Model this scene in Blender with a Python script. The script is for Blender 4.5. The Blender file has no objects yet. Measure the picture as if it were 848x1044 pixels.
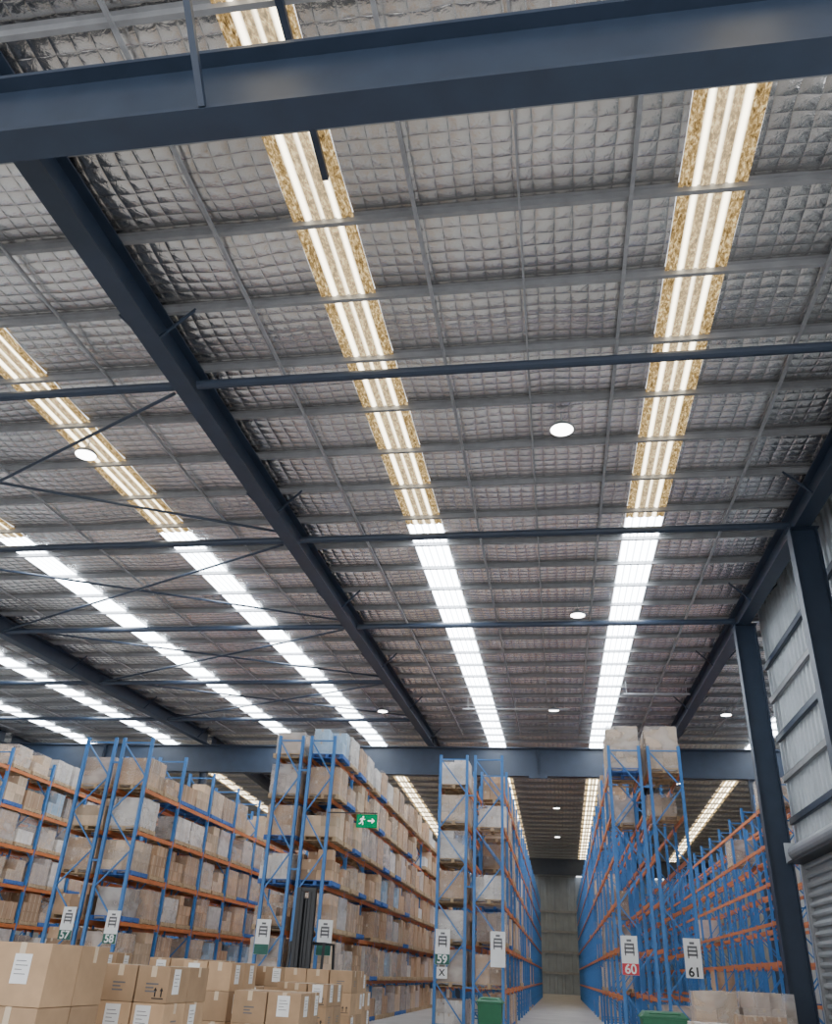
import bpy, bmesh, math, random
from mathutils import Vector, Matrix
random.seed(7)
C = bpy.context.scene.collection
PI = math.pi

# ------------------------------------------------------------------ helpers
def zs(y):
    return 12.35 + .044*min(y, 53) - .03*max(0, y-53)

class MB:
    def __init__(s): s.v=[]; s.f=[]; s.m=[]; s.smooth=False
    def box(s,x0,x1,y0,y1,z0,z1,m=0):
        n=len(s.v)
        s.v+=[(x,y,z) for z in (z0,z1) for y in (y0,y1) for x in (x0,x1)]
        for q in ((0,2,3,1),(4,5,7,6),(0,1,5,4),(2,6,7,3),(0,4,6,2),(1,3,7,5)):
            s.f.append(tuple(n+i for i in q)); s.m.append(m)
        return s
    def taper(s,a,z0,b,z1,m=0):
        n=len(s.v)
        for (x0,x1,y0,y1),z in ((a,z0),(b,z1)):
            s.v+=[(x,y,z) for y in (y0,y1) for x in (x0,x1)]
        for q in ((0,2,3,1),(4,5,7,6),(0,1,5,4),(2,6,7,3),(0,4,6,2),(1,3,7,5)):
            s.f.append(tuple(n+i for i in q)); s.m.append(m)
        return s
    def ext(s,prof,p0,p1,up=(0,0,1),m=0):
        p0=Vector(p0); p1=Vector(p1); d=(p1-p0).normalized(); up=Vector(up)
        if abs(d.dot(up))>.99: up=Vector((0,1,0))
        side=d.cross(up).normalized(); u=side.cross(d)
        n=len(s.v); k=len(prof)
        for p in (p0,p1):
            for a,b in prof: s.v.append(tuple(p+side*a+u*b))
        for i in range(k):
            j=(i+1)%k
            s.f.append((n+i,n+i+k,n+j+k,n+j)); s.m.append(m)
        s.f.append(tuple(n+i for i in range(k))); s.m.append(m)
        s.f.append(tuple(n+k+i for i in reversed(range(k)))); s.m.append(m)
        return s
    def bar(s,p0,p1,w,h,m=0,up=(0,0,1)):
        return s.ext([(-w/2,-h/2),(w/2,-h/2),(w/2,h/2),(-w/2,h/2)],p0,p1,up,m)
    def tube(s,p0,p1,r,n=10,m=0):
        return s.ext([(r*math.cos(2*PI*i/n),r*math.sin(2*PI*i/n)) for i in range(n)],p0,p1,(0,0,1),m)
    def lathe(s,prof,n=20,c=(0,0,0),m=0):
        b=len(s.v); k=len(prof)
        for i in range(n):
            a=2*PI*i/n
            for r,z in prof: s.v.append((c[0]+r*math.cos(a),c[1]+r*math.sin(a),c[2]+z))
        for i in range(n):
            j=(i+1)%n
            for q in range(k-1):
                s.f.append((b+i*k+q,b+j*k+q,b+j*k+q+1,b+i*k+q+1)); s.m.append(m)
        return s
    def poly(s,pts,m=0):
        n=len(s.v); s.v+=[tuple(p) for p in pts]; s.f.append(tuple(range(n,n+len(pts)))); s.m.append(m)
        return s
    def mesh(s,name,mats,loc=(0,0,0),recalc=True,bevel=0):
        me=bpy.data.meshes.new(name)
        me.from_pydata([(x-loc[0],y-loc[1],z-loc[2]) for x,y,z in s.v],[],s.f)
        if not isinstance(mats,(list,tuple)): mats=[mats]
        for m in mats: me.materials.append(m)
        if len(mats)>1: me.polygons.foreach_set('material_index',s.m)
        if recalc or bevel:
            bm=bmesh.new(); bm.from_mesh(me)
            if bevel:
                bmesh.ops.bevel(bm,geom=bm.edges[:],offset=bevel,segments=2,affect='EDGES',profile=.7)
            bmesh.ops.recalc_face_normals(bm,faces=bm.faces[:]); bm.to_mesh(me); bm.free()
        if s.smooth: me.polygons.foreach_set('use_smooth',[True]*len(me.polygons))
        me.update(); return me
    def build(s,name,mats,parent=None,loc=(0,0,0),recalc=True,bevel=0):
        return put(name,s.mesh(name,mats,loc,recalc,bevel),parent,loc)

def put(name,me,parent=None,loc=(0,0,0),rot=(0,0,0)):
    o=bpy.data.objects.new(name,me); C.objects.link(o)
    o.location=loc; o.rotation_euler=rot
    if parent: o.parent=parent
    return o
def tag(o,label,cat,group=None):
    o['label']=label; o['category']=cat
    if group: o['group']=group
    return o
def struct(o,label=None):
    o['kind']='structure'
    if label: o['label']=label
    return o
def thing(name,loc,label,cat,group=None,rz=0):
    o=bpy.data.objects.new(name,None); C.objects.link(o); o.location=loc; o.rotation_euler=(0,0,rz)
    o.empty_display_size=.2
    return tag(o,label,cat,group)
ON=['','first','second','third','fourth','fifth','sixth','seventh','eighth','ninth','tenth','eleventh','twelfth','thirteenth','fourteenth','fifteenth','sixteenth','seventeenth','eighteenth','nineteenth']
TN=['','','twent','thirt','fort','fift','sixt','sevent','eight','ninet']
def ordw(n):
    if n<20: return ON[n]
    if n%10==0: return TN[n//10]+'ieth'
    return TN[n//10]+'y-'+ON[n%10]

# ------------------------------------------------------------------ materials
def mat(name,col,rough=.6,metal=0,var=.15,scale=6,bump=0,rnd=0,spec=.5):
    m=bpy.data.materials.new(name); m.use_nodes=True; nt=m.node_tree; N=nt.nodes; L=nt.links
    b=N['Principled BSDF']; b.inputs['Roughness'].default_value=rough; b.inputs['Metallic'].default_value=metal
    b.inputs['Specular IOR Level'].default_value=spec
    tc=N.new('ShaderNodeTexCoord'); nz=N.new('ShaderNodeTexNoise'); nz.inputs['Scale'].default_value=scale; nz.inputs['Detail'].default_value=4
    L.new(tc.outputs['Object'],nz.inputs['Vector'])
    mr=N.new('ShaderNodeMapRange'); mr.inputs['From Min'].default_value=.3; mr.inputs['From Max'].default_value=.7
    mr.inputs['To Min'].default_value=1-var; mr.inputs['To Max'].default_value=1+var
    L.new(nz.outputs['Fac'],mr.inputs['Value'])
    val=mr.outputs['Result']
    if rnd:
        oi=N.new('ShaderNodeObjectInfo'); m2=N.new('ShaderNodeMapRange')
        m2.inputs['To Min'].default_value=1-rnd; m2.inputs['To Max'].default_value=1+rnd
        L.new(oi.outputs['Random'],m2.inputs['Value'])
        mm=N.new('ShaderNodeMath'); mm.operation='MULTIPLY'; L.new(val,mm.inputs[0]); L.new(m2.outputs['Result'],mm.inputs[1]); val=mm.outputs[0]
    vm=N.new('ShaderNodeVectorMath'); vm.operation='SCALE'; vm.inputs[0].default_value=col[:3]
    L.new(val,vm.inputs['Scale']); L.new(vm.outputs['Vector'],b.inputs['Base Color'])
    if bump:
        bp=N.new('ShaderNodeBump'); bp.inputs['Strength'].default_value=bump; bp.inputs['Distance'].default_value=.02
        L.new(nz.outputs['Fac'],bp.inputs['Height']); L.new(bp.outputs['Normal'],b.inputs['Normal'])
    return m
def emis(name,col,strength):
    m=bpy.data.materials.new(name); m.use_nodes=True; nt=m.node_tree; nt.nodes.clear()
    e=nt.nodes.new('ShaderNodeEmission'); o=nt.nodes.new('ShaderNodeOutputMaterial')
    e.inputs['Color'].default_value=(*col,1); e.inputs['Strength'].default_value=strength
    nt.links.new(e.outputs[0],o.inputs[0]); return m

M={}
M['navy']=mat('navy_steel',(.028,.043,.073),.45,0,.12,2)
M['galv']=mat('galvanised_steel',(.30,.305,.315),.5,.2,.12,3)
M['rodgrey']=mat('grey_rod',(.36,.37,.39),.5,.2)
M['blue']=mat('rack_blue',(.040,.175,.45),.45,0,.12,3)
M['orange']=mat('rack_orange',(.58,.18,.055),.5,0,.12,3)
M['concrete']=mat('concrete_floor',(.44,.43,.42),.4,0,.2,.7)
M['carton']=mat('cardboard',(.47,.305,.19),.8,0,.1,5,0,.3)
M['carton2']=mat('tan_cardboard',(.57,.42,.29),.8,0,.1,5,0,.25)
M['fcarton']=mat('brown_cardboard',(.44,.29,.17),.75,0,.1,5,0,.24)
M['cartonW']=mat('white_carton',(.70,.655,.61),.7,0,.06,5,0,.15)
M['cartonP']=mat('pinkish_grey_carton',(.55,.45,.39),.7,0,.08,5,0,.2)
M['cartonB']=mat('pale_blue_carton',(.34,.50,.66),.7,0,.1,5,0,.2)
M['cartonD']=mat('dark_carton',(.22,.17,.14),.7,0,.1,5,0,.3)
M['tape']=mat('packing_tape',(.64,.51,.36),.3,0,.05)
M['wood']=mat('pallet_timber',(.45,.32,.19),.8,0,.25,9)
M['bluewood']=mat('blue_pallet',(.05,.14,.42),.8,0,.25,9)
M['white']=mat('white_board',(.82,.83,.83),.5,0,.04)
M['black']=mat('black_print',(.015,.015,.018),.5,0,.1)
M['greyprint']=mat('grey_print',(.14,.14,.15),.5,0,.1)
M['dkgreen']=mat('dark_green_band',(.01,.11,.08),.5)
M['red']=mat('red_band',(.62,.03,.05),.5)
M['exit']=emis('exit_green',(.0,.36,.14),.75)
M['exitw']=emis('exit_white',(.9,1,.93),1.6)
M['bin']=mat('bin_green',(.012,.14,.06),.45,0,.08)
M['rubber']=mat('rubber',(.02,.02,.02),.7)
M['dark']=mat('dark_machine',(.016,.018,.022),.45)
M['yellow']=mat('machine_grey',(.16,.17,.18),.5)
M['sheet']=mat('wall_sheet',(.46,.50,.53),.5,0,.1,1)
M['sheetd']=mat('grey_wall_sheet',(.30,.345,.40),.5,0,.1,1)
M['door']=mat('roller_slats',(.34,.36,.38),.45,.1,.08,2)
M['drum']=mat('drum_grey',(.24,.25,.27),.45,.1,.08,2)
M['lens']=emis('lamp_lens',(1,.98,.95),14)

def foil():
    m=bpy.data.materials.new('foil_insulation'); m.use_nodes=True; nt=m.node_tree; N=nt.nodes; L=nt.links
    b=N['Principled BSDF']; b.inputs['Metallic'].default_value=.95; b.inputs['Roughness'].default_value=.24
    tc=N.new('ShaderNodeTexCoord'); sp=N.new('ShaderNodeSeparateXYZ'); L.new(tc.outputs['Object'],sp.inputs[0])
    def mth(op,a,bv=None,c=None):
        n=N.new('ShaderNodeMath'); n.operation=op
        for i,v in enumerate((a,bv,c)):
            if v is None: continue
            if isinstance(v,(int,float)): n.inputs[i].default_value=v
            else: L.new(v,n.inputs[i])
        return n.outputs[0]
    nz0=N.new('ShaderNodeTexNoise'); nz0.inputs['Scale'].default_value=1.3; L.new(tc.outputs['Object'],nz0.inputs['Vector'])
    wob=mth('MULTIPLY',mth('SUBTRACT',nz0.outputs['Fac'],.5),.09)
    gx=mth('DIVIDE',mth('ADD',sp.outputs['X'],wob),.31); gy=mth('DIVIDE',mth('ADD',sp.outputs['Y'],wob),.27)
    sx=mth('ABSOLUTE',mth('SINE',mth('MULTIPLY',gx,PI))); sy=mth('ABSOLUTE',mth('SINE',mth('MULTIPLY',gy,PI)))
    pil=mth('MULTIPLY',mth('POWER',sx,.5),mth('POWER',sy,.6))
    nz=N.new('ShaderNodeTexNoise'); nz.inputs['Scale'].default_value=6; nz.inputs['Detail'].default_value=3; nz.inputs['Distortion'].default_value=.6
    L.new(tc.outputs['Object'],nz.inputs['Vector'])
    crk=mth('ABSOLUTE',mth('SUBTRACT',nz.outputs['Fac'],.5))
    hgt=mth('ADD',mth('MULTIPLY',pil,1.0),mth('MULTIPLY',crk,1.0))
    bp=N.new('ShaderNodeBump'); bp.inputs['Strength'].default_value=.7; bp.inputs['Distance'].default_value=.037
    L.new(hgt,bp.inputs['Height']); L.new(bp.outputs['Normal'],b.inputs['Normal'])
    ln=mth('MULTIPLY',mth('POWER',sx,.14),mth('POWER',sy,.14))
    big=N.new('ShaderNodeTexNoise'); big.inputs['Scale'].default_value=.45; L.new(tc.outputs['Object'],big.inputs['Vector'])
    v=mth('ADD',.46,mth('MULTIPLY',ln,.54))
    v=mth('MULTIPLY',v,mth('ADD',.65,mth('MULTIPLY',big.outputs['Fac'],.7)))
    # shade beside each purlin, painted into the foil colour as a dark band
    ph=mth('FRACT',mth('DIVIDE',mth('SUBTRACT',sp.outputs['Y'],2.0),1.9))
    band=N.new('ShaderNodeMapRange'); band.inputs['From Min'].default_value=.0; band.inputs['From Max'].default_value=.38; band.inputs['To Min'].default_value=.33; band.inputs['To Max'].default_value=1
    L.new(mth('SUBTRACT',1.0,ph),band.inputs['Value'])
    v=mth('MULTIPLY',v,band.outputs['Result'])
    vm=N.new('ShaderNodeVectorMath'); vm.operation='SCALE'; vm.inputs[0].default_value=(.88,.86,.84)
    L.new(v,vm.inputs['Scale']); L.new(vm.outputs['Vector'],b.inputs['Base Color'])
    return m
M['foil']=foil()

def dirty_sky(name,strength):
    m=bpy.data.materials.new(name); m.use_nodes=True; nt=m.node_tree; N=nt.nodes; L=nt.links; N.clear()
    e=N.new('ShaderNodeEmission'); o=N.new('ShaderNodeOutputMaterial'); L.new(e.outputs[0],o.inputs[0])
    tc=N.new('ShaderNodeTexCoord'); sp=N.new('ShaderNodeSeparateXYZ'); L.new(tc.outputs['Object'],sp.inputs[0])
    mr=N.new('ShaderNodeMapRange'); mr.inputs['From Min'].default_value=-.53; mr.inputs['From Max'].default_value=.53
    L.new(sp.outputs['X'],mr.inputs['Value'])
    r=N.new('ShaderNodeValToRGB'); cr=r.color_ramp; cr.interpolation='LINEAR'
    pts=[(0,0),(.19,.0),(.238,1),(.277,1),(.325,.03),(.455,.04),(.49,.65),(.51,.65),(.545,.04),(.675,.03),(.723,1),(.762,1),(.81,.0),(1,0)]
    cr.elements[0].position=0; cr.elements[0].color=(0,0,0,1); cr.elements[1].position=1; cr.elements[1].color=(0,0,0,1)
    for p,v in pts[1:-1]:
        el=cr.elements.new(p); el.color=(v,v,v,1)
    L.new(mr.outputs['Result'],r.inputs['Fac'])
    mp=N.new('ShaderNodeMapping'); mp.inputs['Scale'].default_value=(1.7,.75,1); L.new(tc.outputs['Object'],mp.inputs[0])
    nz=N.new('ShaderNodeTexNoise'); nz.inputs['Scale'].default_value=12; nz.inputs['Detail'].default_value=5; nz.inputs['Roughness'].default_value=.7; nz.inputs['Distortion'].default_value=.5
    L.new(mp.outputs[0],nz.inputs['Vector'])
    r2=N.new('ShaderNodeValToRGB'); c2=r2.color_ramp
    c2.elements[0].position=.34; c2.elements[0].color=(.085,.05,.018,1); c2.elements[1].position=.66; c2.elements[1].color=(1.25,.94,.47,1)
    el=c2.elements.new(.5); el.color=(.45,.29,.11,1)
    L.new(nz.outputs['Fac'],r2.inputs['Fac'])
    mx=N.new('ShaderNodeMix'); mx.data_type='RGBA'; L.new(r.outputs['Color'],mx.inputs['Factor'])
    L.new(r2.outputs['Color'],mx.inputs['A']); mx.inputs['B'].default_value=(6.0,5.3,3.9,1)
    L.new(mx.outputs['Result'],e.inputs['Color']); e.inputs['Strength'].default_value=strength
    return m
M['skyd']=dirty_sky('weathered_skylight',1.35)
M['skyd2']=dirty_sky('far_weathered_skylight',2.4)
def clear_sky():
    m=bpy.data.materials.new('clear_skylight'); m.use_nodes=True; nt=m.node_tree; N=nt.nodes; L=nt.links; N.clear()
    e=N.new('ShaderNodeEmission'); o=N.new('ShaderNodeOutputMaterial'); L.new(e.outputs[0],o.inputs[0])
    tc=N.new('ShaderNodeTexCoord'); sp=N.new('ShaderNodeSeparateXYZ'); L.new(tc.outputs['Object'],sp.inputs[0])
    ml=N.new('ShaderNodeMath'); ml.operation='MULTIPLY'; L.new(sp.outputs['X'],ml.inputs[0]); ml.inputs[1].default_value=2*PI/.212
    sn=N.new('ShaderNodeMath'); sn.operation='COSINE'; L.new(ml.outputs[0],sn.inputs[0])
    mr=N.new('ShaderNodeMapRange'); mr.inputs['From Min'].default_value=-1; mr.inputs['From Max'].default_value=-.3; mr.inputs['To Min'].default_value=.3; mr.inputs['To Max'].default_value=1
    L.new(sn.outputs[0],mr.inputs['Value'])
    m2=N.new('ShaderNodeMath'); m2.operation='MULTIPLY'; L.new(mr.outputs['Result'],m2.inputs[0]); m2.inputs[1].default_value=23
    e.inputs['Color'].default_value=(.84,.92,1,1); L.new(m2.outputs[0],e.inputs['Strength'])
    return m
M['skyc']=clear_sky()

def wrapmat():
    m=bpy.data.materials.new('stretch_film'); m.use_nodes=True; nt=m.node_tree; N=nt.nodes; L=nt.links
    b=N['Principled BSDF']; b.inputs['Base Color'].default_value=(.76,.72,.69,1); b.inputs['Roughness'].default_value=.15
    tc=N.new('ShaderNodeTexCoord'); oi=N.new('ShaderNodeObjectInfo')
    mp=N.new('ShaderNodeMapping'); mp.inputs['Scale'].default_value=(1,1,1.8); L.new(tc.outputs['Object'],mp.inputs[0])
    ad=N.new('ShaderNodeVectorMath'); ad.operation='ADD'; L.new(mp.outputs[0],ad.inputs[0])
    sc=N.new('ShaderNodeVectorMath'); sc.operation='SCALE'; sc.inputs[0].default_value=(37,19,53); L.new(oi.outputs['Random'],sc.inputs['Scale'])
    L.new(sc.outputs[0],ad.inputs[1])
    nz=N.new('ShaderNodeTexNoise'); nz.inputs['Scale'].default_value=1.7; nz.inputs['Detail'].default_value=2; nz.inputs['Distortion'].default_value=.3
    L.new(ad.outputs[0],nz.inputs['Vector'])
    mr=N.new('ShaderNodeMapRange'); mr.inputs['From Min'].default_value=.38; mr.inputs['From Max'].default_value=.68; mr.inputs['To Min'].default_value=.05; mr.inputs['To Max'].default_value=.30
    L.new(nz.outputs['Fac'],mr.inputs['Value'])
    pw=N.new('ShaderNodeMath'); pw.operation='POWER'; L.new(oi.outputs['Random'],pw.inputs[0]); pw.inputs[1].default_value=2.2
    m3=N.new('ShaderNodeMath'); m3.operation='MULTIPLY_ADD'; L.new(pw.outputs[0],m3.inputs[0]); m3.inputs[1].default_value=.38; L.new(mr.outputs['Result'],m3.inputs[2])
    t=N.new('ShaderNodeBsdfTransparent'); mx=N.new('ShaderNodeMixShader')
    L.new(m3.outputs[0],mx.inputs[0]); L.new(t.outputs[0],mx.inputs[1]); L.new(b.outputs[0],mx.inputs[2])
    L.new(mx.outputs[0],N['Material Output'].inputs[0])
    return m
M['wrap']=wrapmat()

# ------------------------------------------------------------------ camera
f=850.; cx,cy=424,522; rho=math.radians(2.9)
Dx,Dy=572-cx,998-cy
a0=Dx*math.cos(rho)+Dy*math.sin(rho); b0=-Dx*math.sin(rho)+Dy*math.cos(rho)
th=math.atan(b0/f); psi=math.atan(a0*math.cos(th)/f)
fh=Vector((-math.sin(psi),math.cos(psi),0)); r0=Vector((math.cos(psi),math.sin(psi),0)); Zv=Vector((0,0,1))
w=fh*math.cos(th)+Zv*math.sin(th); u0=-fh*math.sin(th)+Zv*math.cos(th)
rc=r0*math.cos(rho)+u0*math.sin(rho); uc=-r0*math.sin(rho)+u0*math.cos(rho)
cam=bpy.data.cameras.new('camera'); co=bpy.data.objects.new('camera',cam); C.objects.link(co)
cam.sensor_fit='HORIZONTAL'; cam.sensor_width=36; cam.lens=36*f/848; cam.clip_end=400
mt=Matrix((rc,uc,-w)).transposed().to_4x4(); mt.translation=Vector((0,0,1.6)); co.matrix_world=mt
bpy.context.scene.camera=co

# ------------------------------------------------------------------ world
wd=bpy.data.worlds.new('world'); bpy.context.scene.world=wd; wd.use_nodes=True
bg=wd.node_tree.nodes['Background']; bg.inputs['Color'].default_value=(.92,.95,1,1); bg.inputs['Strength'].default_value=2.6

# ------------------------------------------------------------------ the setting
XW0,XW1,YF=-45.,16.,115.
struct(MB().box(XW0,XW1,-8,YF,-.2,0).build('floor',M['concrete']),'grey concrete warehouse floor')
STRIPS=[-32.2,-26,-17,-11.4,-3.55,2.8,12.3]; SW=1.06; PS=1.9; PY0=2.0
edges=[XW0]+[e for s in STRIPS for e in (s-SW/2-.004,s+SW/2+.004)]+[XW1]
ys=[]; y=PY0-PS*4
while y<YF: ys.append(y); y+=PS/8
ys.append(YF)
rf=random.Random(5)
for i in range(0,len(edges),2):
    cb=MB()
    xa,xb=edges[i],edges[i+1]; nx=max(2,int((xb-xa)/.9))
    bays={}
    for yy in ys:
        t=(yy-PY0)/PS; sg=abs(math.sin(PI*t)); bi=int(math.floor(t+1e-6))
        for k in range(nx+1):
            am=bays.setdefault((bi,k),rf.uniform(.05,.14)) if 0<k<nx else .05
            cb.v.append((xa+(xb-xa)*k/nx,yy,zs(yy)-.005-am*sg**.8))
    for j in range(len(ys)-1):
        for k in range(nx):
            q=j*(nx+1)+k; cb.f.append((q,q+nx+1,q+nx+2,q+1)); cb.m.append(0)
    cb.smooth=True
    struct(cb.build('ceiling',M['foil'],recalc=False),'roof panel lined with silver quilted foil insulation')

def corrugated(p0,p1,z0,ztop,pitch=.25,amp=.03,nrm=(0,1)):
    mb=MB(); L=math.hypot(p1[0]-p0[0],p1[1]-p0[1]); n=int(L/pitch)
    dx,dy=(p1[0]-p0[0])/L,(p1[1]-p0[1])/L; pts=[]
    for i in range(n):
        for t,o in ((0,0),(.55,0),(.65,1),(.9,1)):
            q=(i+t)*L/n; pts.append((p0[0]+dx*q+nrm[0]*amp*o,p0[1]+dy*q+nrm[1]*amp*o))
    pts.append(p1)
    for i,(x,y) in enumerate(pts): mb.v+=[(x,y,z0),(x,y,ztop(y))]
    for i in range(len(pts)-1): mb.f.append((2*i,2*i+2,2*i+3,2*i+1)); mb.m.append(0)
    return mb
struct(corrugated((XW0,YF),(XW1,YF),0,lambda y:zs(y)-.02,.9,.08,(0,-1)).build('wall_far',M['sheetd'],recalc=False))
struct(corrugated((XW0,-6),(XW0,YF),0,lambda y:zs(y)-.02,.9,.05,(1,0)).build('wall_left',M['sheet'],recalc=False))
XR=7.55
wr=struct(corrugated((XR,10),(XR,29.7),0,lambda y:zs(y)-.02,.42,.07,(-1,0)).build('wall_right',M['sheet'],recalc=False),'pale corrugated steel side wall')
struct(corrugated((XR,29.7),(XW1,29.7),0,lambda y:zs(y)-.02,.3,.035,(0,1)).build('wall_return',M['sheet'],recalc=False))
struct(corrugated((XW1,29.7),(XW1,YF),0,lambda y:zs(y)-.02,.9,.05,(-1,0)).build('wall_side',M['sheet'],recalc=False))

# ------------------------------------------------------------------ skylights
strip_names=['outermost left','second from left','third from left','fourth from left','left of centre','right of centre','far right']
def skylight(xc,ya,yb,m,label):
    mb=MB(); prof=[]
    for i in range(5):
        c=-SW/2+SW*(i+.5)/5
        for dx,dz in ((-.105,0),(-.035,0),(-.02,.03),(.02,.03),(.035,0)): prof.append((c+dx,dz))
    prof.append((SW/2,0))
    yy=[ya]+([53] if ya<53<yb else [])+[yb]
    k=len(prof)
    for q in yy:
        for px,pz in prof: mb.v.append((px,q-ya,zs(q)-zs(ya)+pz))
    for j in range(len(yy)-1):
        for i in range(k-1): mb.f.append((j*k+i,j*k+k+i,j*k+k+i+1,j*k+i+1)); mb.m.append(0)
    o=put('skylight',mb.mesh('skylight',m,recalc=False),None,(xc,ya,zs(ya)-.055))
    tag(o,label,'skylight','translucent roof skylight strips')
for xc,nm in zip(STRIPS,strip_names):
    skylight(xc,-5.5,21.6,M['skyd'],f'golden weathered skylight strip, near section of the strip {nm}')
    skylight(xc,21.62,60,M['skyc'],f'bright white skylight strip, middle section of the strip {nm}')
    skylight(xc,60.02,112,M['skyd2'],f'golden skylight strip beyond the far girder, strip {nm}')

# ------------------------------------------------------------------ roof steel
PD=.075
Zp=[(-.075,-PD),(.008,-PD),(.008,PD-.014),(.075,PD-.014),(.075,PD),(-.008,PD),(-.008,-PD+.014),(-.075,-PD+.014)]
purl=[]; k=0
yy=PY0
while yy<YF-1:
    k+=1; z=zs(yy)-PD-.01
    mb=MB().ext(Zp,(XW0+.1,yy,z),(XW1-.1,yy,z))
    tag(mb.build('roof_purlin',M['galv'],loc=(-15,yy,z)),f'galvanised steel roof purlin spanning the roof, {ordw(k)} counting back from the near girder','purlin','roof purlins')
    purl.append(yy); yy+=PS
def iprof(wd_,d,tf,tw):
    w2,d2,t2=wd_/2,d/2,tw/2
    return [(-w2,-d2),(w2,-d2),(w2,-d2+tf),(t2,-d2+tf),(t2,d2-tf),(w2,d2-tf),(w2,d2),(-w2,d2),(-w2,d2-tf),(-t2,d2-tf),(-t2,-d2+tf),(-w2,-d2+tf)]
RX=[-36.3,-22,-7.4,6.76]; RD=.68; RC=2*PD+.01+RD/2
rl={-36.3:'at the far left edge',-22:'second from left',-7.4:'running diagonally past the front girder',6.76:'along the right column line'}
for x in RX:
    root=thing('roof_rafter',(x,6,zs(6)-RC),f'dark blue steel rafter {rl[x]}, near span','beam','rafters')
    y1=51.4; P0=Vector((0,0,0)); P1=Vector((0,y1-6,zs(y1)-zs(6)))
    MB().ext(iprof(.42,RD,.035,.035),P0,P1).build('web_and_flanges',M['navy'],root)
    for j,py in enumerate(purl):
        if py<7 or py>50 or j%4!=1: continue
        for s in (-1,1):
            zl=zs(py)-zs(6)
            MB().bar((s*.16,py-6,zl-.28),(s*.8,py-6,zl+RC-.12),.045,.045).build('fly_brace',M['navy'],root)
    r2=thing('roof_rafter',(x,52.2,zs(52.2)-RC),f'dark blue steel rafter {rl[x]}, span beyond far girder','beam','rafters')
    MB().ext(iprof(.42,RD,.035,.035),(0,0,0),(0,YF-1-52.2,zs(YF-1)-zs(52.2))).build('web_and_flanges',M['navy'],r2)
RB=2*PD+.01+RD+.005
def girder(y,x0,x1,zb,zt,fw,label,braces=(),splices=(),seat=0):
    root=thing('girder',((x0+x1)/2,y,zb),label,'beam')
    c=(x0+x1)/2; d=zt-zb
    MB().ext(iprof(fw,d,.06,.05),(x0-c,0,d/2),(x1-c,0,d/2)).build('beam_section',M['navy'],root)
    for sx in splices:
        MB().box(sx-c-.55,sx-c+.55,-fw/2-.04,-fw/2+.06,-.14,.10).build('splice_plate',M['navy'],root)
        for q in (-.04,.04): MB().box(sx-c+q-.02,sx-c+q+.02,-fw/2-.06,-.03,-.1,d).build('end_plate',M['navy'],root)
    if seat:
        for rx in RX: MB().box(rx-c-.2,rx-c+.2,-.05,.21,d,d+seat).build('rafter_seat',M['navy'],root)
    for bx,dy,bz in braces:
        MB().bar((bx-c,math.copysign(fw/2,dy),.03),(bx-c,dy,bz-zb),.08,.08).build('fly_brace',M['navy'],root)
    return root
girder(6.05,-36.5,7.3,10.44,zs(6)-RB-.17,.44,'massive dark blue girder crossing the top of the view',
       braces=[(-3.85,-2.2,zs(3.9)-.2)],splices=(-14.5,),seat=.17)
girder(51.7,-36.5,15.5,12.1,zs(51.7)-RB,.45,'deep dark blue girder above the rack tops',splices=(-.95,-14.7,-29))
girder(95,-36.5,15.5,11.0,zs(95)-RB,.45,'distant dark girder at the end of the centre aisle')
p0=(-3.02,3.0,zs(3.0)-.23); p1=(-3.24,8.6,zs(8.6)-.23)
tag(MB().bar(p0,p1,.10,.10).build('roof_brace',M['navy'],loc=p0),'long dark brace crossing the near golden skylight above the front girder','brace')

def tie(y,xa,xb,label):
    z=zs(y)-.70
    mb=MB().tube((xa,y,z),(xb,y,z),.1,10)
    tag(mb.build('tie_strut',M['navy'],loc=((xa+xb)/2,y,z)),label,'strut','roof tie struts')
BY=[13.2,21.1,29.0,36.9,44.8]
for i,y in enumerate(BY):
    for bi,(xa,xb,nm) in enumerate(((-36.05,-22.25,'far left bay'),(-21.75,-7.65,'braced left bay'),(-7.15,6.5,'centre bay'))):
        if bi==2 and i>2: continue
        tie(y,xa,xb,f'dark blue tubular strut across the {nm}, {ordw(i+1)} behind the front girder')
bn=['nearest','second nearest','third nearest','farthest']
for i in range(4):
    ya,yb=BY[i]+.2,BY[i+1]-.2
    for s in (0,1):
        dz=-.50 if s else -.74
        p0=(-21.7,ya if s else yb,zs(ya if s else yb)+dz); p1=(-7.75,yb if s else ya,zs(yb if s else ya)+dz)
        c=tuple((a+b)/2 for a,b in zip(p0,p1))
        tag(MB().tube(p0,p1,.04,8).build('bracing_rod',M['navy'],loc=c),
            f'diagonal bracing rod, {bn[i]} cross in left bay, slanting {"away to the right" if s else "away to the left"}','brace','diagonal roof bracing')
BRX=[(-35,.05),(-29.5,.05),(-24.3,.05),(-20,.05),(-14.3,.05),(-9.4,.05),(-5.45,.06),(-1.95,.06),(-.24,.035),(1.53,.06),(5.0,.06),(9.2,.05)]
for i,(x,t) in enumerate(BRX):
    ya,yb=2.1,51
    c=(x,ya,zs(ya)-.19)
    tag(MB().bar((x,ya,zs(ya)-.19),(x,yb,zs(yb)-.19),t,t).build('purlin_bridging',M['rodgrey'],loc=c),
        f'thin grey bridging bar crossing the purlins lengthwise, {ordw(i+1)} from the left','bar','purlin bridging bars')
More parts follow.
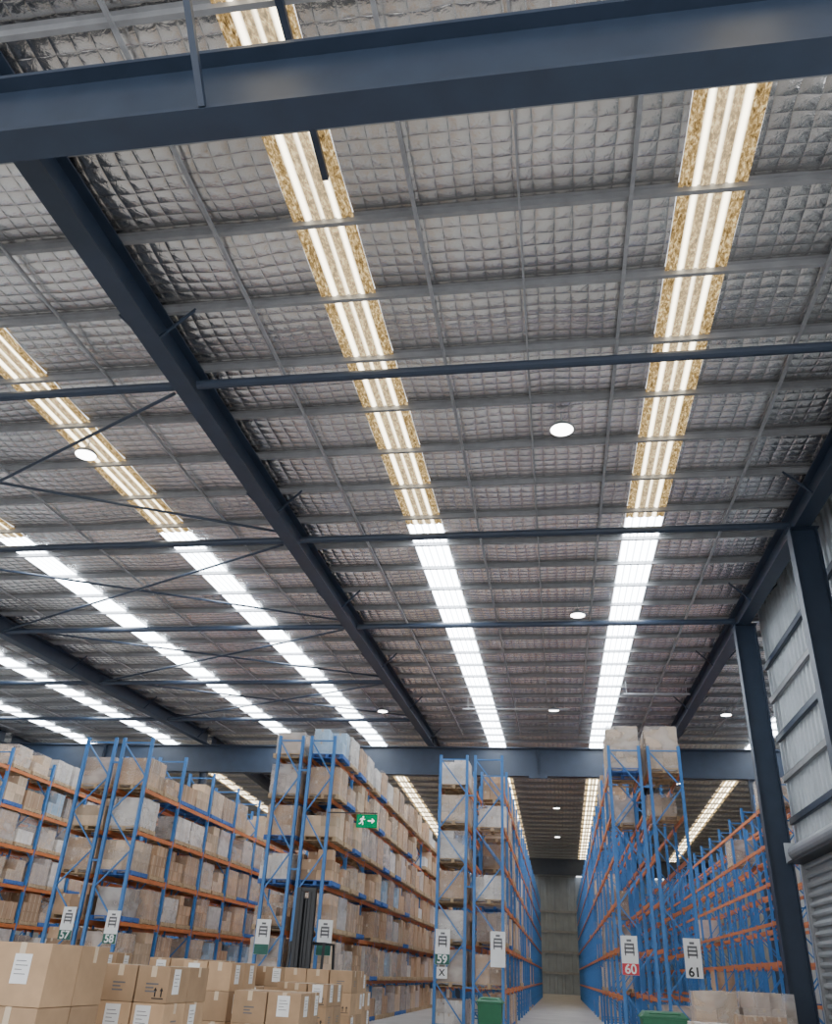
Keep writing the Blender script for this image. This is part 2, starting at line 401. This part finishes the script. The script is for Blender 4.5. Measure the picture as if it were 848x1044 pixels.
# conduits
for (x0,x1,y,lb) in ((-4.5,.9,42,'thin grey conduit pipe hanging under the centre roof'),(3.3,6.3,39,'short grey conduit pipe hanging near the right rafter')):
    z=zs(y)-.75
    r=thing('conduit',((x0+x1)/2,y,z),lb,'pipe')
    l=(x1-x0)/2
    MB().tube((-l,0,0),(l,0,0),.045).build('pipe',M['rodgrey'],r)
    for s in (-1,0,1): MB().tube((s*l*.9,0,0),(s*l*.9,0,.6),.012,6).build('hanger_rod',M['rodgrey'],r)

# columns
def vcolumn(x,y,label,dx,ztop):
    r=thing('steel_column',(x,y,0),label,'column','steel columns')
    pr=iprof(.36,dx,.035,.035); mb=MB(); n=len(pr)
    for z in (.03,ztop-.02):
        for a,b in pr: mb.v.append((b,a,z))
    for i in range(n):
        j=(i+1)%n; mb.f.append((i,j,j+n,i+n)); mb.m.append(0)
    mb.f.append(tuple(reversed(range(n)))); mb.m.append(0); mb.f.append(tuple(range(n,2*n))); mb.m.append(0)
    mb.build('shaft',M['navy'],r)
    MB().box(-dx/2-.08,dx/2+.08,-.28,.28,0,.03).build('base_plate',M['navy'],r)
    MB().box(-dx/2-.05,dx/2+.05,-.22,.22,ztop-.02,ztop).build('cap_plate',M['navy'],r)
CX=6.78
vcolumn(CX,21.1,'dark blue steel column nearest the right edge',.7,zs(21.1)-RB)
vcolumn(CX,29.0,'dark blue steel column left of the roller door',.7,zs(29)-RB)
vcolumn(CX,13.2,'dark blue steel column beyond the right edge, under first strut',.7,zs(13.2)-RB)
vcolumn(CX,6.05,'dark blue column under the right end of the front girder',.7,10.42)
vcolumn(-22,6.05,'dark blue column under the left part of the front girder',.7,10.42)
for x,nm in ((-22,'among the left racks'),(-5.5,'behind the exit sign rack'),(11.2,'behind the right rack')):
    vcolumn(x,51.7,f'dark blue column under the far girder {nm}',.4,12.08)
for x in (-20,5.5): vcolumn(x,95,f'distant dark column under the end girder, {"left" if x<0 else "right"} one',.4,10.98)

# wall girts
for i,z in enumerate((6.3,7.6,8.9,10.2,11.4)):
    mb=MB().box(XR-.19,XR-.075,10.2,29.5,z-.1,z-.085).box(XR-.19,XR-.175,10.2,29.5,z-.1,z+.1).box(XR-.19,XR-.11,10.2,29.5,z+.085,z+.1)
    tag(mb.build('wall_girt',M['navy'] if i%2==0 else M['galv'],loc=(XR-.13,19,z)),f'horizontal steel girt on the right wall, {ordw(i+1)} above the roller door','rail','right wall girts')
for i,z in enumerate((2.2,4.4,6.6,8.8)):
    tag(MB().box(XW0+.2,XW1-.2,YF-.3,YF-.1,z-.12,z-.09).box(XW0+.2,XW1-.2,YF-.3,YF-.27,z-.09,z+.12).build('wall_girt',M['galv'],loc=(-14,YF-.2,z)),f'horizontal rail on the wall at the aisle end, {ordw(i+1)} from the floor','rail','far wall rails')
# roller door
dr=thing('roller_door',(XR-.09,25.8,0),'grey slatted roller door at the right edge, closed','door')
mb=MB(); hw=2.82; zz=0.06; pts=[]
while zz<5.0:
    pts+=[(.04,zz),(.04,zz+.05),(-.06,zz+.06),(-.085,zz+.12),(-.06,zz+.20),(.04,zz+.21)]; zz+=.26
for x,z in pts: mb.v+=[(x-.05,-hw,z),(x-.05,hw,z)]
for i in range(len(pts)-1): mb.f.append((2*i,2*i+2,2*i+3,2*i+1)); mb.m.append(0)
mb.build('slat_curtain',M['door'],dr,recalc=False)
MB().box(-.09,0,-hw,hw,0,.06).build('bottom_bar',M['dark'],dr)
for s in (-1,1): MB().box(-.18,.0,s*(hw+.03)-.05,s*(hw+.03)+.05,0,4.95).build('guide_rail',M['galv'],dr)
hb=MB()
hb.ext([(.22*math.cos(t),.22*math.sin(t)) for t in [2*PI*i/16 for i in range(16)]],(-.30,-hw-.05,5.26),(-.30,hw-.02,5.26)); hb.build('drum',M['drum'],dr)
for s in (-1,1): MB().box(-.58,0,s*(hw+.05)-.03,s*(hw+.05)+.03,4.98,5.55).build('end_bracket',M['sheet'],dr)
MB().box(-.57,-.05,-hw,hw,4.94,5.0).build('drum_shade',M['dark'],dr)  # dark strip put in for the shadow beneath the drum
MB().box(-.55,-.2,-hw-.5,-hw-.12,5.1,5.4).build('motor',M['dark'],dr,bevel=.03)

# ------------------------------------------------------------------ high bay lamps
hp=[(.0,.22),(.07,.22),(.10,.15),(.22,.10),(.28,.02),(.26,0)]
body=MB().lathe(hp,20); body.smooth=True; body=body.mesh('lamp_housing',M['yellow'])
lens=MB().lathe([(0,0),(.12,-.01),(.255,.0)],20); lens=lens.mesh('lamp_lens',M['lens'])
LP=[(.44,15.9,'over the near centre bay'),(1.03,28.5,'over the centre, second from front'),(.1,43,'over the centre, third from front'),(-11.25,16,'below the golden skylight left of the long rafter'),
    (-8.95,43.4,'beside the long left rafter'),(8.76,44,'right of the right rafter'),(.1,60,'beyond the far girder, first above the aisle'),(.1,71,'beyond the far girder, second above the aisle'),(.1,84,'beyond the far girder, third above the aisle'),(-7,62,'beyond the far girder over the left racks'),(8.4,62,'beyond the far girder over the right racks'),(8.4,74,'beyond the far girder, second over the right racks'),(-18.7,45.5,'over the far left racks')]
for x,y,nm in LP:
    z=zs(y)-.56
    r=thing('high_bay_lamp',(x,y,z),f'round white high bay lamp {nm}','lamp','high bay lamps')
    put('housing',body,r); put('lens',lens,r)
    MB().tube((0,0,.22),(0,0,zs(y)-.1-z),.02,6).build('hanging_rod',M['rodgrey'],r)

# ------------------------------------------------------------------ racks
def lev(top,n): return [top*i/n for i in range(n+1)]
BAY=2.75
framecache={}
def frame_meshes(D,HF):
    k=(round(D,2),HF)
    if k in framecache: return framecache[k]
    p=MB()
    for x in (0,D-.09):
        p.box(x,x+.09,-.05,-.042,0,HF).box(x,x+.008,-.042,.05,0,HF).box(x+.082,x+.09,-.042,.05,0,HF)
        p.box(x-.02,x+.11,-.08,.08,0,.012)
    b=MB(); s=0; n=7; za,zb=.2,HF-.15; st=(zb-za)/n
    b.bar((.05,0,za),(D-.05,0,za),.035,.04)
    for i in range(n):
        b.bar((.05 if s else D-.05,0,za+i*st),(D-.05 if s else .05,0,za+(i+1)*st),.035,.04); s^=1
    b.bar((.05,0,zb),(D-.05,0,zb),.035,.04)
    framecache[k]=(p.mesh('upright_frame',M['blue']),b.mesh('bracing',M['blue']))
    return framecache[k]
bl=BAY-.1
beam_me=MB().box(-.025,.025,-bl/2,bl/2,-.11,0).box(-.035,.035,-bl/2-.005,-bl/2+.02,-.17,.04).box(-.035,.035,bl/2-.02,bl/2+.005,-.17,.04).mesh('load_beam',M['orange'])
ROWS=[dict(x0=-21.1,x1=-18.8,y=24.6,n=12,d='leftmost rack',vis=1,lv=lev(7.26,6),hf=7.9),
      dict(x0=-14.95,x1=-12.65,y=25.4,n=16,d='second rack from left',vis=1,lv=lev(6.25,5),hf=7.8),
      dict(x0=-8.75,x1=-6.85,y=26.2,n=22,d='rack behind exit sign',vis=1,lv=lev(7.44,6),hf=8.1),
      dict(x0=-4.0,x1=-1.75,y=30.0,n=22,d='rack left of aisle',vis=1,lv=lev(7.3,6),hf=8.4),
      dict(x0=1.72,x1=4.0,y=28.0,n=23,d='rack right of aisle',vis=0,lv=lev(7.5,6),hf=8.3),
      dict(x0=7.3,x1=9.5,y=31.0,n=21,d='rack behind right column',vis=0,lv=lev(7.3,6),hf=7.9)]
for R in ROWS:
    x0,x1,y0,n=R['x0'],R['x1'],R['y'],R['n']; c=(x0+x1)/2; W=x1-x0; D=(W-.2)/2; R['D']=D
    root=thing('pallet_rack',(c,y0,0),f'tall blue pallet rack with orange beams, {R["d"]}','rack','pallet racks')
    pm,bm_=frame_meshes(D,R['hf'])
    for k in range(n+1):
        for xo in (-W/2,W/2-D):
            fr=put('upright_frame',pm,root,(xo,k*BAY,0)); put('bracing',bm_,fr)
    cnt=0; rest=MB()
    for k in range(n):
        for lv in R['lv'][1:]:
            for xo in (-W/2+.03,-W/2+D-.03,W/2-D+.03,W/2-.03):
                yc=k*BAY+BAY/2
                if cnt<100: put('load_beam',beam_me,root,(xo,yc,lv)); cnt+=1
                else: rest.box(xo-.025,xo+.025,yc-bl/2,yc+bl/2,lv-.11,lv)
    o=rest.build('load_beam',M['orange'],root,recalc=False); o['kind']='stuff'
    sp=MB()
    for k in range(0,n+1,1):
        for z in (1.2,4.1,7.0): sp.box(-W/2+D,W/2-D,k*BAY-.03,k*BAY+.03,z,z+.05)
    sp.build('row_spacer',M['blue'],root,recalc=False)['kind']='stuff'

# ------------------------------------------------------------------ loads
def pallet_mb(w=1.1,d=1.15):
    p=MB()
    for i in range(7):
        y=-d/2+i*(d-.1)/6; p.box(-w/2,w/2,y,y+.1,.118,.14)
    for x in (-w/2,-.05,w/2-.1): p.box(x,x+.1,-d/2,d/2,.022,.118)
    for y in (-d/2,-.05,d/2-.1): p.box(-w/2,w/2,y,y+.1,0,.022)
    return p
pal_w=pallet_mb(1.04).mesh('pallet',M['wood'],recalc=False); pal_b=pallet_mb(1.04).mesh('pallet',M['bluewood'],recalc=False)
def carton_mb(mb,cx_,cy_,z,sx,sy,sz):
    mb.box(cx_-sx/2,cx_+sx/2,cy_-sy/2,cy_+sy/2,z,z+sz,0)
    t=.03; e=.003
    mb.box(cx_-t,cx_+t,cy_-sy/2-e,cy_+sy/2+e,z+sz-.08,z+sz+e,1)
    mb.box(cx_-sx/2-e,cx_+sx/2+e,cy_-.012,cy_+.012,z+.02,z+sz-.02,1)
# nx,ny,nz,height,material,look,chance a top carton is missing, footprint scale, film
VAR=[(2,2,3,.295,'carton','wrapped brown',.2,1,1),(2,3,2,.41,'carton','wrapped brown',.3,1,1),(3,2,3,.28,'carton2','wrapped tan',.2,1,1),(2,2,2,.44,'cartonW','wrapped white',.2,.95,1),
     (2,2,3,.30,'carton2','stacked tan',.4,1,0),(3,3,3,.295,'cartonP','wrapped pinkish',.3,1,1),(2,2,2,.40,'cartonB','pale blue',.2,.95,1),(2,3,3,.29,'carton','stacked brown',.4,.95,0),
     (3,2,2,.36,'cartonW','wrapped white',.2,1,1),(2,2,2,.34,'carton2','wrapped tan',.3,.9,1),(2,2,1,.55,'carton','large brown',0,1,0),(1,2,2,.38,'cartonD','wrapped dark',0,.85,1),
     (3,3,2,.24,'carton','low brown',.4,1,1),(2,3,4,.335,'carton2','tall tan',.3,1.0,1),(3,3,4,.345,'cartonP','tall pinkish',.35,1.0,1),(2,3,4,.225,'cartonP','wrapped pinkish',.4,1,1),
     (2,3,3,.28,'cartonW','wrapped white',.5,1,1),(3,2,4,.34,'carton2','tall tan',.4,1,1),(3,3,4,.225,'carton','wrapped brown',.5,1,1),(3,4,3,.30,'carton','stacked brown',.35,.98,0)]
WT=[6,6,6,4,5,5,2,4,4,4,3,2,3,0,0,5,4,0,6,4]
protos=[]
rv=random.Random(3)
for (nx,ny,nz,sz,mk,look,miss,fs,film) in VAR:
    fx,fy=1.0*fs,1.10*fs; sx,sy=fx/nx-.008,fy/ny-.008
    one=MB(); carton_mb(one,0,0,0,sx,sy,sz-.004); one=one.mesh('carton',[M[mk],M['tape']],recalc=False)
    cells=[]
    for k in range(nz):
        for i in range(nx):
            for j in range(ny):
                if k==nz-1 and k>0 and rv.random()<miss: continue
                cells.append((-fx/2+fx*(i+.5)/nx,-fy/2+fy*(j+.5)/ny,.14+k*sz))
    st=MB()
    for (a,b,c) in cells: carton_mb(st,a,b,c,sx,sy,sz-.004)
    st=st.mesh('carton_stack',[M[mk],M['tape']],recalc=False)
    H=.14+nz*sz+.008; wp=MB(); hx,hy=fx/2+.008,fy/2+.008
    loop=[]
    for t in range(4): loop.append((-hx+2*hx*t/4,-hy))
    for t in range(4): loop.append((hx,-hy+2*hy*t/4))
    for t in range(4): loop.append((hx-2*hx*t/4,hy))
    for t in range(4): loop.append((-hx,hy-2*hy*t/4))
    zl=[.06,.14+nz*sz*.5,H]
    for q,z in enumerate(zl):
        for (a,b) in loop:
            s=1+rv.uniform(0,.012); wp.v.append((a*s,b*s,z+(rv.uniform(0,.01) if q==2 else rv.uniform(-.02,.02))))
    for q in range(2):
        for i in range(16):
            j=(i+1)%16; wp.f.append((q*16+i,q*16+j,q*16+16+j,q*16+16+i)); wp.m.append(0)
    wp.v.append((0,0,H+.005))
    for i in range(16): wp.f.append((32+i,32+(i+1)%16,48)); wp.m.append(0)
    wp=wp.mesh('stretch_film',M['wrap'],recalc=False) if film else None
    protos.append((one,cells,st,wp,look))
def load(x,y,z,v,label,group,detail,rz):
    one,cells,st,wp,look=protos[v]
    r=thing('pallet_load',(x,y,z),label.replace('LOOK',look),'pallet load',group,rz)
    put('pallet',pal_b if random.random()<.2 else pal_w,r)
    if detail:
        for c in cells: put('carton',one,r,c)
    else: put('carton_stack',st,r)
    if wp: put('stretch_film',wp,r)
    return r
spec=[]
ri=random.Random(11)
def addrow(R,va,vb,p,hidden,forced=None,off=0):
    x0,x1,D=R['x0'],R['x1'],R['D']
    xv=(x1-D/2+off) if R['vis'] else (x0+D/2); xh=(x0+D/2-off) if R['vis'] else (x1-D/2)
    nl=len(R['lv'])-1
    for k in range(va,vb):
        for li,lv in enumerate(R['lv']):
            lname='ground' if li==0 else 'top' if li==nl else ordw(li+1)
            for hi,dy in enumerate((-.64,.64)):
                yc=R['y']+BAY*k+BAY/2+dy
                fv=forced(k,li==nl) if forced else None
                if ri.random()<p(k,li==nl,0):
                    spec.append((math.hypot(xv,yc),xv,yc,lv,f'LOOK load, {("near","far")[hi]} half of {ordw(k+1)} bay, {lname} level, {R["d"]}',fv))
                if k<hidden and ri.random()<p(k,li==nl,1):
                    spec.append((math.hypot(xh,yc),xh,yc,lv,f'LOOK load, back face, {("near","far")[hi]} half of {ordw(k+1)} bay, {lname} level, {R["d"]}',fv))
addrow(ROWS[0],1,5,lambda k,t,h:.96,0,lambda k,t:ri.choice((9,12,10,3,8)) if t else None)
addrow(ROWS[1],0,10,lambda k,t,h:.96,1)
addrow(ROWS[2],0,12,lambda k,t,h:.96,1,None,.1)
addrow(ROWS[3],0,12,lambda k,t,h:(.96 if h else .25) if k==0 else .4,1)
addrow(ROWS[4],0,10,lambda k,t,h:(1 if t else .06) if k==0 else .16,1,lambda k,t:13 if (k==0 and t) else None)
addrow(ROWS[5],0,9,lambda k,t,h:(.9 if (t and k==0) else .04),0)
spec.sort(key=lambda s:s[0])
restL=MB()
for i,(d,x,y,z,lab,fv) in enumerate(spec):
    v=ri.choices(range(len(VAR)),WT)[0] if fv is None else fv
    rz=ri.uniform(-.03,.03)
    if i<293: load(x,y,z,v,lab,'pallet loads on the racks',i<130 or v==13,rz)
    else:
        nx,ny,nz,sz,mk,look,_,fs,fl_=VAR[v]
        restL.box(x-.52,x+.52,y-.57,y+.57,z,z+.14,1)
        mi={'carton':2,'carton2':0,'cartonW':3,'cartonB':3,'cartonD':2,'cartonP':4}[mk]
        for (a,b,c) in protos[v][1]:
            restL.box(x+a-.48*fs/nx,x+a+.48*fs/nx,y+b-.53*fs/ny,y+b+.53*fs/ny,z+c,z+c+sz-.004,mi)
if restL.v:
    o=restL.build('pallet_load',[M['carton2'],M['wood'],M['carton'],M['cartonW'],M['cartonP']],recalc=False); o['kind']='stuff'; tag(o,'small distant pallet loads deep in the racks','pallet load')
# loads on the floor at right
for (x,y,v,lb) in ((3.75,25.2,13,'tall tan wrapped carton load on the floor right of the green bin'),(4.95,25.5,14,'tall pinkish wrapped load on the floor left of the column'),(2.6,25.8,9,'low tan wrapped load on the floor before the aisle rack'),(5.5,27.2,17,'tan wrapped load on the floor behind the right column'),(4.3,27.0,17,'tan wrapped load on the floor behind the first tan one'),(3.3,23.3,8,'low white wrapped load on the floor beside the green bin'),(4.6,23.7,18,'low brown wrapped load on the floor near the right column')):
    load(x,y,0,v,lb,'pallet loads on the floor',True,random.uniform(-.12,.12))

# ------------------------------------------------------------------ foreground cartons
def fcarton(sx,sy,sz,m):
    me=MB().box(-sx/2,sx/2,-sy/2,sy/2,0,sz).mesh('body',m,bevel=.008)
    e=.004
    tp=MB()
    tp.box(-sx/2-e+.0,sx/2+e,-.03,.03,sz-.001,sz+e*.5)
    for s in (-1,1): tp.box(s*(sx/2+e/2)-e/2,s*(sx/2+e/2)+e/2,-.03,.03,sz*.72,sz)
    tp=tp.mesh('tape',M['tape'])
    tp2=MB(); tp2.box(-.03,.03,-sy/2-e,sy/2+e,sz-.001,sz+e*.5)
    for s in (-1,1): tp2.box(-.03,.03,s*(sy/2+e/2)-e/2,s*(sy/2+e/2)+e/2,sz*.70,sz)
    return me,(tp,tp2.mesh('tape',M['tape']))
label_me=MB().box(-.085,.085,-.004,0,-.12,.12).mesh('shipping_label',M['white'])
bars=MB()
for i,wd_ in enumerate((.1,.12,.07,.11)): bars.box(-.06,-.06+wd_,-.006,-.003,.06-i*.035,.066-i*.035)
bars=bars.mesh('label_print',M['greyprint'])
arrow=MB()
for s in (-.035,.035):
    arrow.box(s-.007,s+.007,-.003,0,-.04,.015); arrow.poly([(s-.02,-.003,.015),(s+.02,-.003,.015),(s,-.003,.05)])
arrow.box(-.065,.065,-.003,0,-.06,-.05)
arrow=arrow.mesh('up_arrows',M['black'])
block=MB()
for i,wd_ in enumerate((.14,.09,.12)): block.box(-.07,-.07+wd_,-.003,0,.03-i*.035,.045-i*.035)
block=block.mesh('printed_mark',M['greyprint'])
corner={(0,0):'front left',(1,0):'front right',(0,1):'back left',(1,1):'back right'}
lay=['bottom','second','third','fourth','fifth']
def stack(x0,x1,y0,y1,top,nx,ny,nz,desc,m,seed,miss=()):
    rr=random.Random(seed)
    X,Y=(x0+x1)/2,(y0+y1)/2; W,Dp=x1-x0,y1-y0
    p=put('pallet',pallet_mb(W,Dp).mesh('pallet',M['wood'],recalc=False),None,(X,Y,0)); tag(p,f'timber pallet under the {desc}','pallet','floor pallets')
    sz=(top-.14)/nz; sx=W/nx-.02; sy=Dp/ny-.02
    me,tps=fcarton(sx,sy,sz-.004,m)
    for k in range(nz):
        for i in range(nx):
            for j in range(ny):
                if k==nz-1 and (i,j) in miss: continue
                ln='top' if k==nz-1 else lay[k]
                if nx==2 and ny==2: cn=corner[(i,j)]+' corner'
                else: cn=f'{ordw(i+1)} from left, {("front","back")[j]} row'
                r=thing('carton',(x0+W*(i+.5)/nx,y0+Dp*(j+.5)/ny,.14+k*sz),f'brown carton, {ln} layer, {cn}, {desc}','carton','cartons stacked on the floor',rr.uniform(-.02,.02))
                put('body',me,r); put('tape',tps[rr.random()<.5],r)
                if rr.random()<.4:
                    l=put('shipping_label',label_me,r,(rr.uniform(-.06,.06),-sy/2-.001,sz*.58)); put('label_print',bars,l)
                elif rr.random()<.5:
                    put('printed_mark',block,r,(0,-sy/2-.001,sz*.4))
                if rr.random()<.5:
                    l=put('shipping_label',label_me,r,(sx/2+.001,rr.uniform(-.08,.08),sz*.58),(0,0,PI/2)); put('label_print',bars,l)
                elif rr.random()<.5:
                    put('printed_mark',block,r,(sx/2+.001,0,sz*.4),(0,0,PI/2))
                if rr.random()<.3:
                    put('up_arrows',arrow,r,(sx/2-.1,-sy/2-.001,sz*.28))
F=M['fcarton']
stack(-5.75,-4.58,8.0,9.15,1.68,2,2,3,'stack at left edge',F,1)
stack(-5.3,-4.15,9.75,10.9,1.53,3,2,4,'second stack from left',F,2,((1,1),))
stack(-5.75,-4.62,13.0,14.15,1.60,3,2,4,'third stack from left',F,3,((0,0),))
stack(-4.35,-3.4,12.4,13.4,1.28,2,2,3,'low stack before the forklift',F,4)
stack(-5.05,-3.75,17.0,18.1,1.56,3,2,4,'stack under the forklift mast',F,5,((0,1),))
stack(-6.9,-5.75,15.2,16.3,1.62,3,2,4,'stack behind third stack',F,6,((2,0),))
stack(-6.75,-5.5,18.6,19.8,1.56,3,2,4,'back stack left of forklift',F,7,((1,0),))
stack(-8.3,-7.15,14.0,15.1,1.66,2,2,4,'back stack behind left edge stack',F,8)
stack(-4.6,-3.6,14.6,15.7,1.36,3,2,4,'low stack before the mast',F,9,((0,0),))
stack(-5.3,-4.2,20.0,21.1,1.5,2,2,4,'last stack right of forklift',F,10,((1,1),))

# ------------------------------------------------------------------ bins
def wheelie(x,y,w_,label,rz=0):
    r=thing('wheelie_bin',(x,y,0),label,'bin','green wheelie bins',rz)
    h=w_/2
    MB().taper((-h*.8,h*.8,-.28,.26),.12,(-h,h,-.36,.36),1.0).build('body',M['bin'],r,bevel=.02)
    MB().box(-h-.03,h+.03,-.39,.39,1.0,1.03).build('rim',M['bin'],r,bevel=.008)
    l=MB().taper((-h-.02,h+.02,-.40,.38),1.03,(-h+.06,h-.06,-.3,.3),1.12).build('lid',M['bin'],r,bevel=.015)
    MB().tube((-h*.7,-.42,1.09),(h*.7,-.42,1.09),.016).build('handle',M['bin'],l)
    for s in (-1,1):
        wb=MB().tube((s*h*.85-.03,.28,.12),(s*h*.85+.03,.28,.12),.12,18); wb.build('wheel',M['rubber'],r)
    MB().tube((-h*.85,.28,.12),(h*.85,.28,.12),.015).build('axle',M['dark'],r)
    MB().box(-h*.7,h*.7,-.26,-.16,0,.13).build('front_foot',M['bin'],r)
wheelie(1.98,20,.86,'green wheelie bin in front of the rack right of the aisle')
wheelie(-1.75,24,.6,'dark green wheelie bin at the foot of the rack left of the aisle')

# ------------------------------------------------------------------ forklift
fk=thing('forklift',(-6.68,23.9,0),'dark forklift with raised black mast in front of the racks','forklift')
mast=MB()
for s in (-1,1):
    mast.ext(iprof(.12,.16,.02,.05),(s*.2,0,.1),(s*.2,0,3.45)); mast.ext(iprof(.09,.12,.02,.04),(s*.11,-.02,.15),(s*.11,-.02,3.35))
mast.build('mast',M['dark'],fk)
cr=MB()
for z in (.4,3.36): cr.box(-.24,.24,-.05,.05,z,z+.1)
cr.build('mast_crossbar',M['dark'],fk)
MB().tube((0,.05,.2),(0,.05,3.2),.07).build('lift_cylinder',M['dark'],fk)
MB().box(-.36,.36,-.16,-.1,.5,1.0).box(-.36,.36,-.14,-.1,1.3,1.36).box(-.36,-.32,-.14,-.1,1,1.3).box(.32,.36,-.14,-.1,1,1.3).build('carriage',M['dark'],fk)
for s in (-1,1): MB().box(s*.24-.06,s*.24+.06,-.2,-.16,.5,.95).box(s*.24-.06,s*.24+.06,-1.2,-.16,.46,.5).build('fork',M['dark'],fk)
MB().box(-.5,.5,.25,1.9,.3,.95).taper((-.5,.5,1.3,1.95),.95,(-.45,.45,1.35,1.85),1.2).build('chassis',M['yellow'],fk,bevel=.03)
MB().box(-.25,.25,.85,1.3,.95,1.08).box(-.25,.25,1.25,1.36,1.05,1.55).build('seat',M['rubber'],fk,bevel=.02)
gd=MB()
for sx in (-.46,.46):
    gd.bar((sx,.35,.9),(sx,.5,2.15),.06,.06); gd.bar((sx,1.75,1.1),(sx,1.6,2.15),.06,.06)
for i in range(6): gd.box(-.48,.48,.48+i*.22,.53+i*.22,2.12,2.17)
gd.build('overhead_guard',M['dark'],fk)
MB().tube((0,.4,.95),(0,.62,1.25),.02).build('steering_column',M['dark'],fk)
for sx in (-.5,.5):
    for yy_,rr_ in ((.3,.3),(1.6,.24)): MB().tube((sx-.09,yy_,rr_),(sx+.09,yy_,rr_),rr_,20).build('wheel',M['rubber'],fk)

# ------------------------------------------------------------------ signs
def text_me(txt,size,m,ext=.004):
    cu=bpy.data.curves.new('t','FONT'); cu.body=txt; cu.size=size; cu.align_x='CENTER'; cu.align_y='CENTER'; cu.extrude=ext; cu.offset=size*.022
    ob=bpy.data.objects.new('t',cu); C.objects.link(ob)
    d=bpy.context.evaluated_depsgraph_get(); d.update()
    me=bpy.data.meshes.new_from_object(ob.evaluated_get(d)); me.materials.clear(); me.materials.append(m)
    bpy.data.objects.remove(ob); return me
def sign(x,y,z,num,band,tc,label,sc=.84):
    r=thing('aisle_sign',(x,y,z),label,'sign','aisle number signs')
    MB().box(-.28*sc,.28*sc,-.012,.012,-.62*sc,.58*sc).build('board',M['white'],r)
    if band: MB().box(-.275*sc,.275*sc,-.018,-.0121,-.615*sc,-.27*sc).build('number_band',band,r)
    pg=MB()
    for i,wd_ in enumerate((.16,.30,.34,.34)): pg.box(-wd_/2*sc,wd_/2*sc,-.016,-.0121,(.40-i*.12)*sc,(.47-i*.12)*sc)
    for s in (-1,1): pg.box((s*.14-.02)*sc,(s*.14+.02)*sc,-.016,-.0121,-.03*sc,.35*sc)
    pg.build('pictogram',M['greyprint'],r)
    if num: put('number',text_me(num,.40*sc,tc),r,(0,-.022,-.45*sc),(PI/2,0,0))
    return r
sign(-14.2,25.30,2.4,'57',M['dkgreen'],M['white'],'aisle sign with green band numbered 57, second rack from left',.72)
sign(-12.8,25.30,2.35,'58',M['dkgreen'],M['white'],'aisle sign with green band numbered 58, second rack from left',.72)
sign(-8.5,26.11,2.3,'',M['dkgreen'],M['white'],'white aisle sign with blank dark band left of the forklift',.76)
sign(-6.66,26.11,2.35,'',M['dkgreen'],M['white'],'white aisle sign with dark band right of the forklift',.76)
s59=sign(-3.72,29.9,2.35,'59',M['dkgreen'],M['white'],'aisle sign with green band numbered 59, rack left of aisle')
sign(-1.95,29.9,2.35,'',None,M['black'],'plain white aisle sign without number beside the centre aisle')
sign(1.98,27.9,2.3,'60',M['red'],M['white'],'aisle sign with red band numbered 60, right of centre aisle')
sign(3.74,27.9,2.3,'61',M['white'],M['black'],'white aisle sign numbered 61 in black, right of centre aisle')
pl=MB().box(-.17,.17,-.01,.01,-.16,.16).box(-.12,-.1,-.004,.004,.15,.24).box(.1,.12,-.004,.004,.15,.24).build('lower_placard',M['white'],s59,(0,0,0)); pl.location=(0,0,-.75)
put('letter',text_me('X',.26,M['black']),pl,(0,-.016,0),(PI/2,0,0))

# exit sign on an arm from the rack
EX=(-5.62,25.95,5.5); k_=1.05
r=thing('exit_sign',EX,'green illuminated exit sign with running man and right arrow','sign')
MB().box(-.31,.31,-.05,.05,-.185,.185).build('sign_box',M['exit'],r,bevel=.008)
pg=MB()
def circ(cx_,cz_,rad,n=14): pg.poly([(k_*(cx_+rad*math.cos(2*PI*i/n)),-.055,k_*(cz_+rad*math.sin(2*PI*i/n))) for i in range(n)])
def limb(p,q,t): pg.bar((k_*p[0],-.054,k_*p[1]),(k_*q[0],-.054,k_*q[1]),.004,t*k_,up=(-(q[1]-p[1]),0,(q[0]-p[0])))
circ(-.10,.105,.025)
limb((-.115,.075),(-.14,-.01),.045); limb((-.14,-.01),(-.10,-.05),.026); limb((-.10,-.05),(-.11,-.11),.024)
limb((-.14,-.01),(-.17,-.07),.026); limb((-.17,-.07),(-.22,-.08),.024); limb((-.115,.07),(-.07,.03),.02); limb((-.07,.03),(-.04,.045),.018)
limb((-.12,.07),(-.17,.06),.02); limb((-.17,.06),(-.19,.015),.018)
pg.build('running_figure',M['exitw'],r)
ar=MB().box(.04,.17,-.057,-.051,-.02,.02); ar.poly([(.16,-.055,-.08),(.255,-.055,0),(.16,-.055,.08)]); ar.build('arrow',M['exitw'],r)
MB().bar((-1.27,.15,.25),(.28,.15,.25),.03,.03).bar((-.23,.15,.25),(-.23,.02,.18),.03,.03).bar((.23,.15,.25),(.23,.02,.18),.03,.03).build('mounting_arm',M['dark'],r)
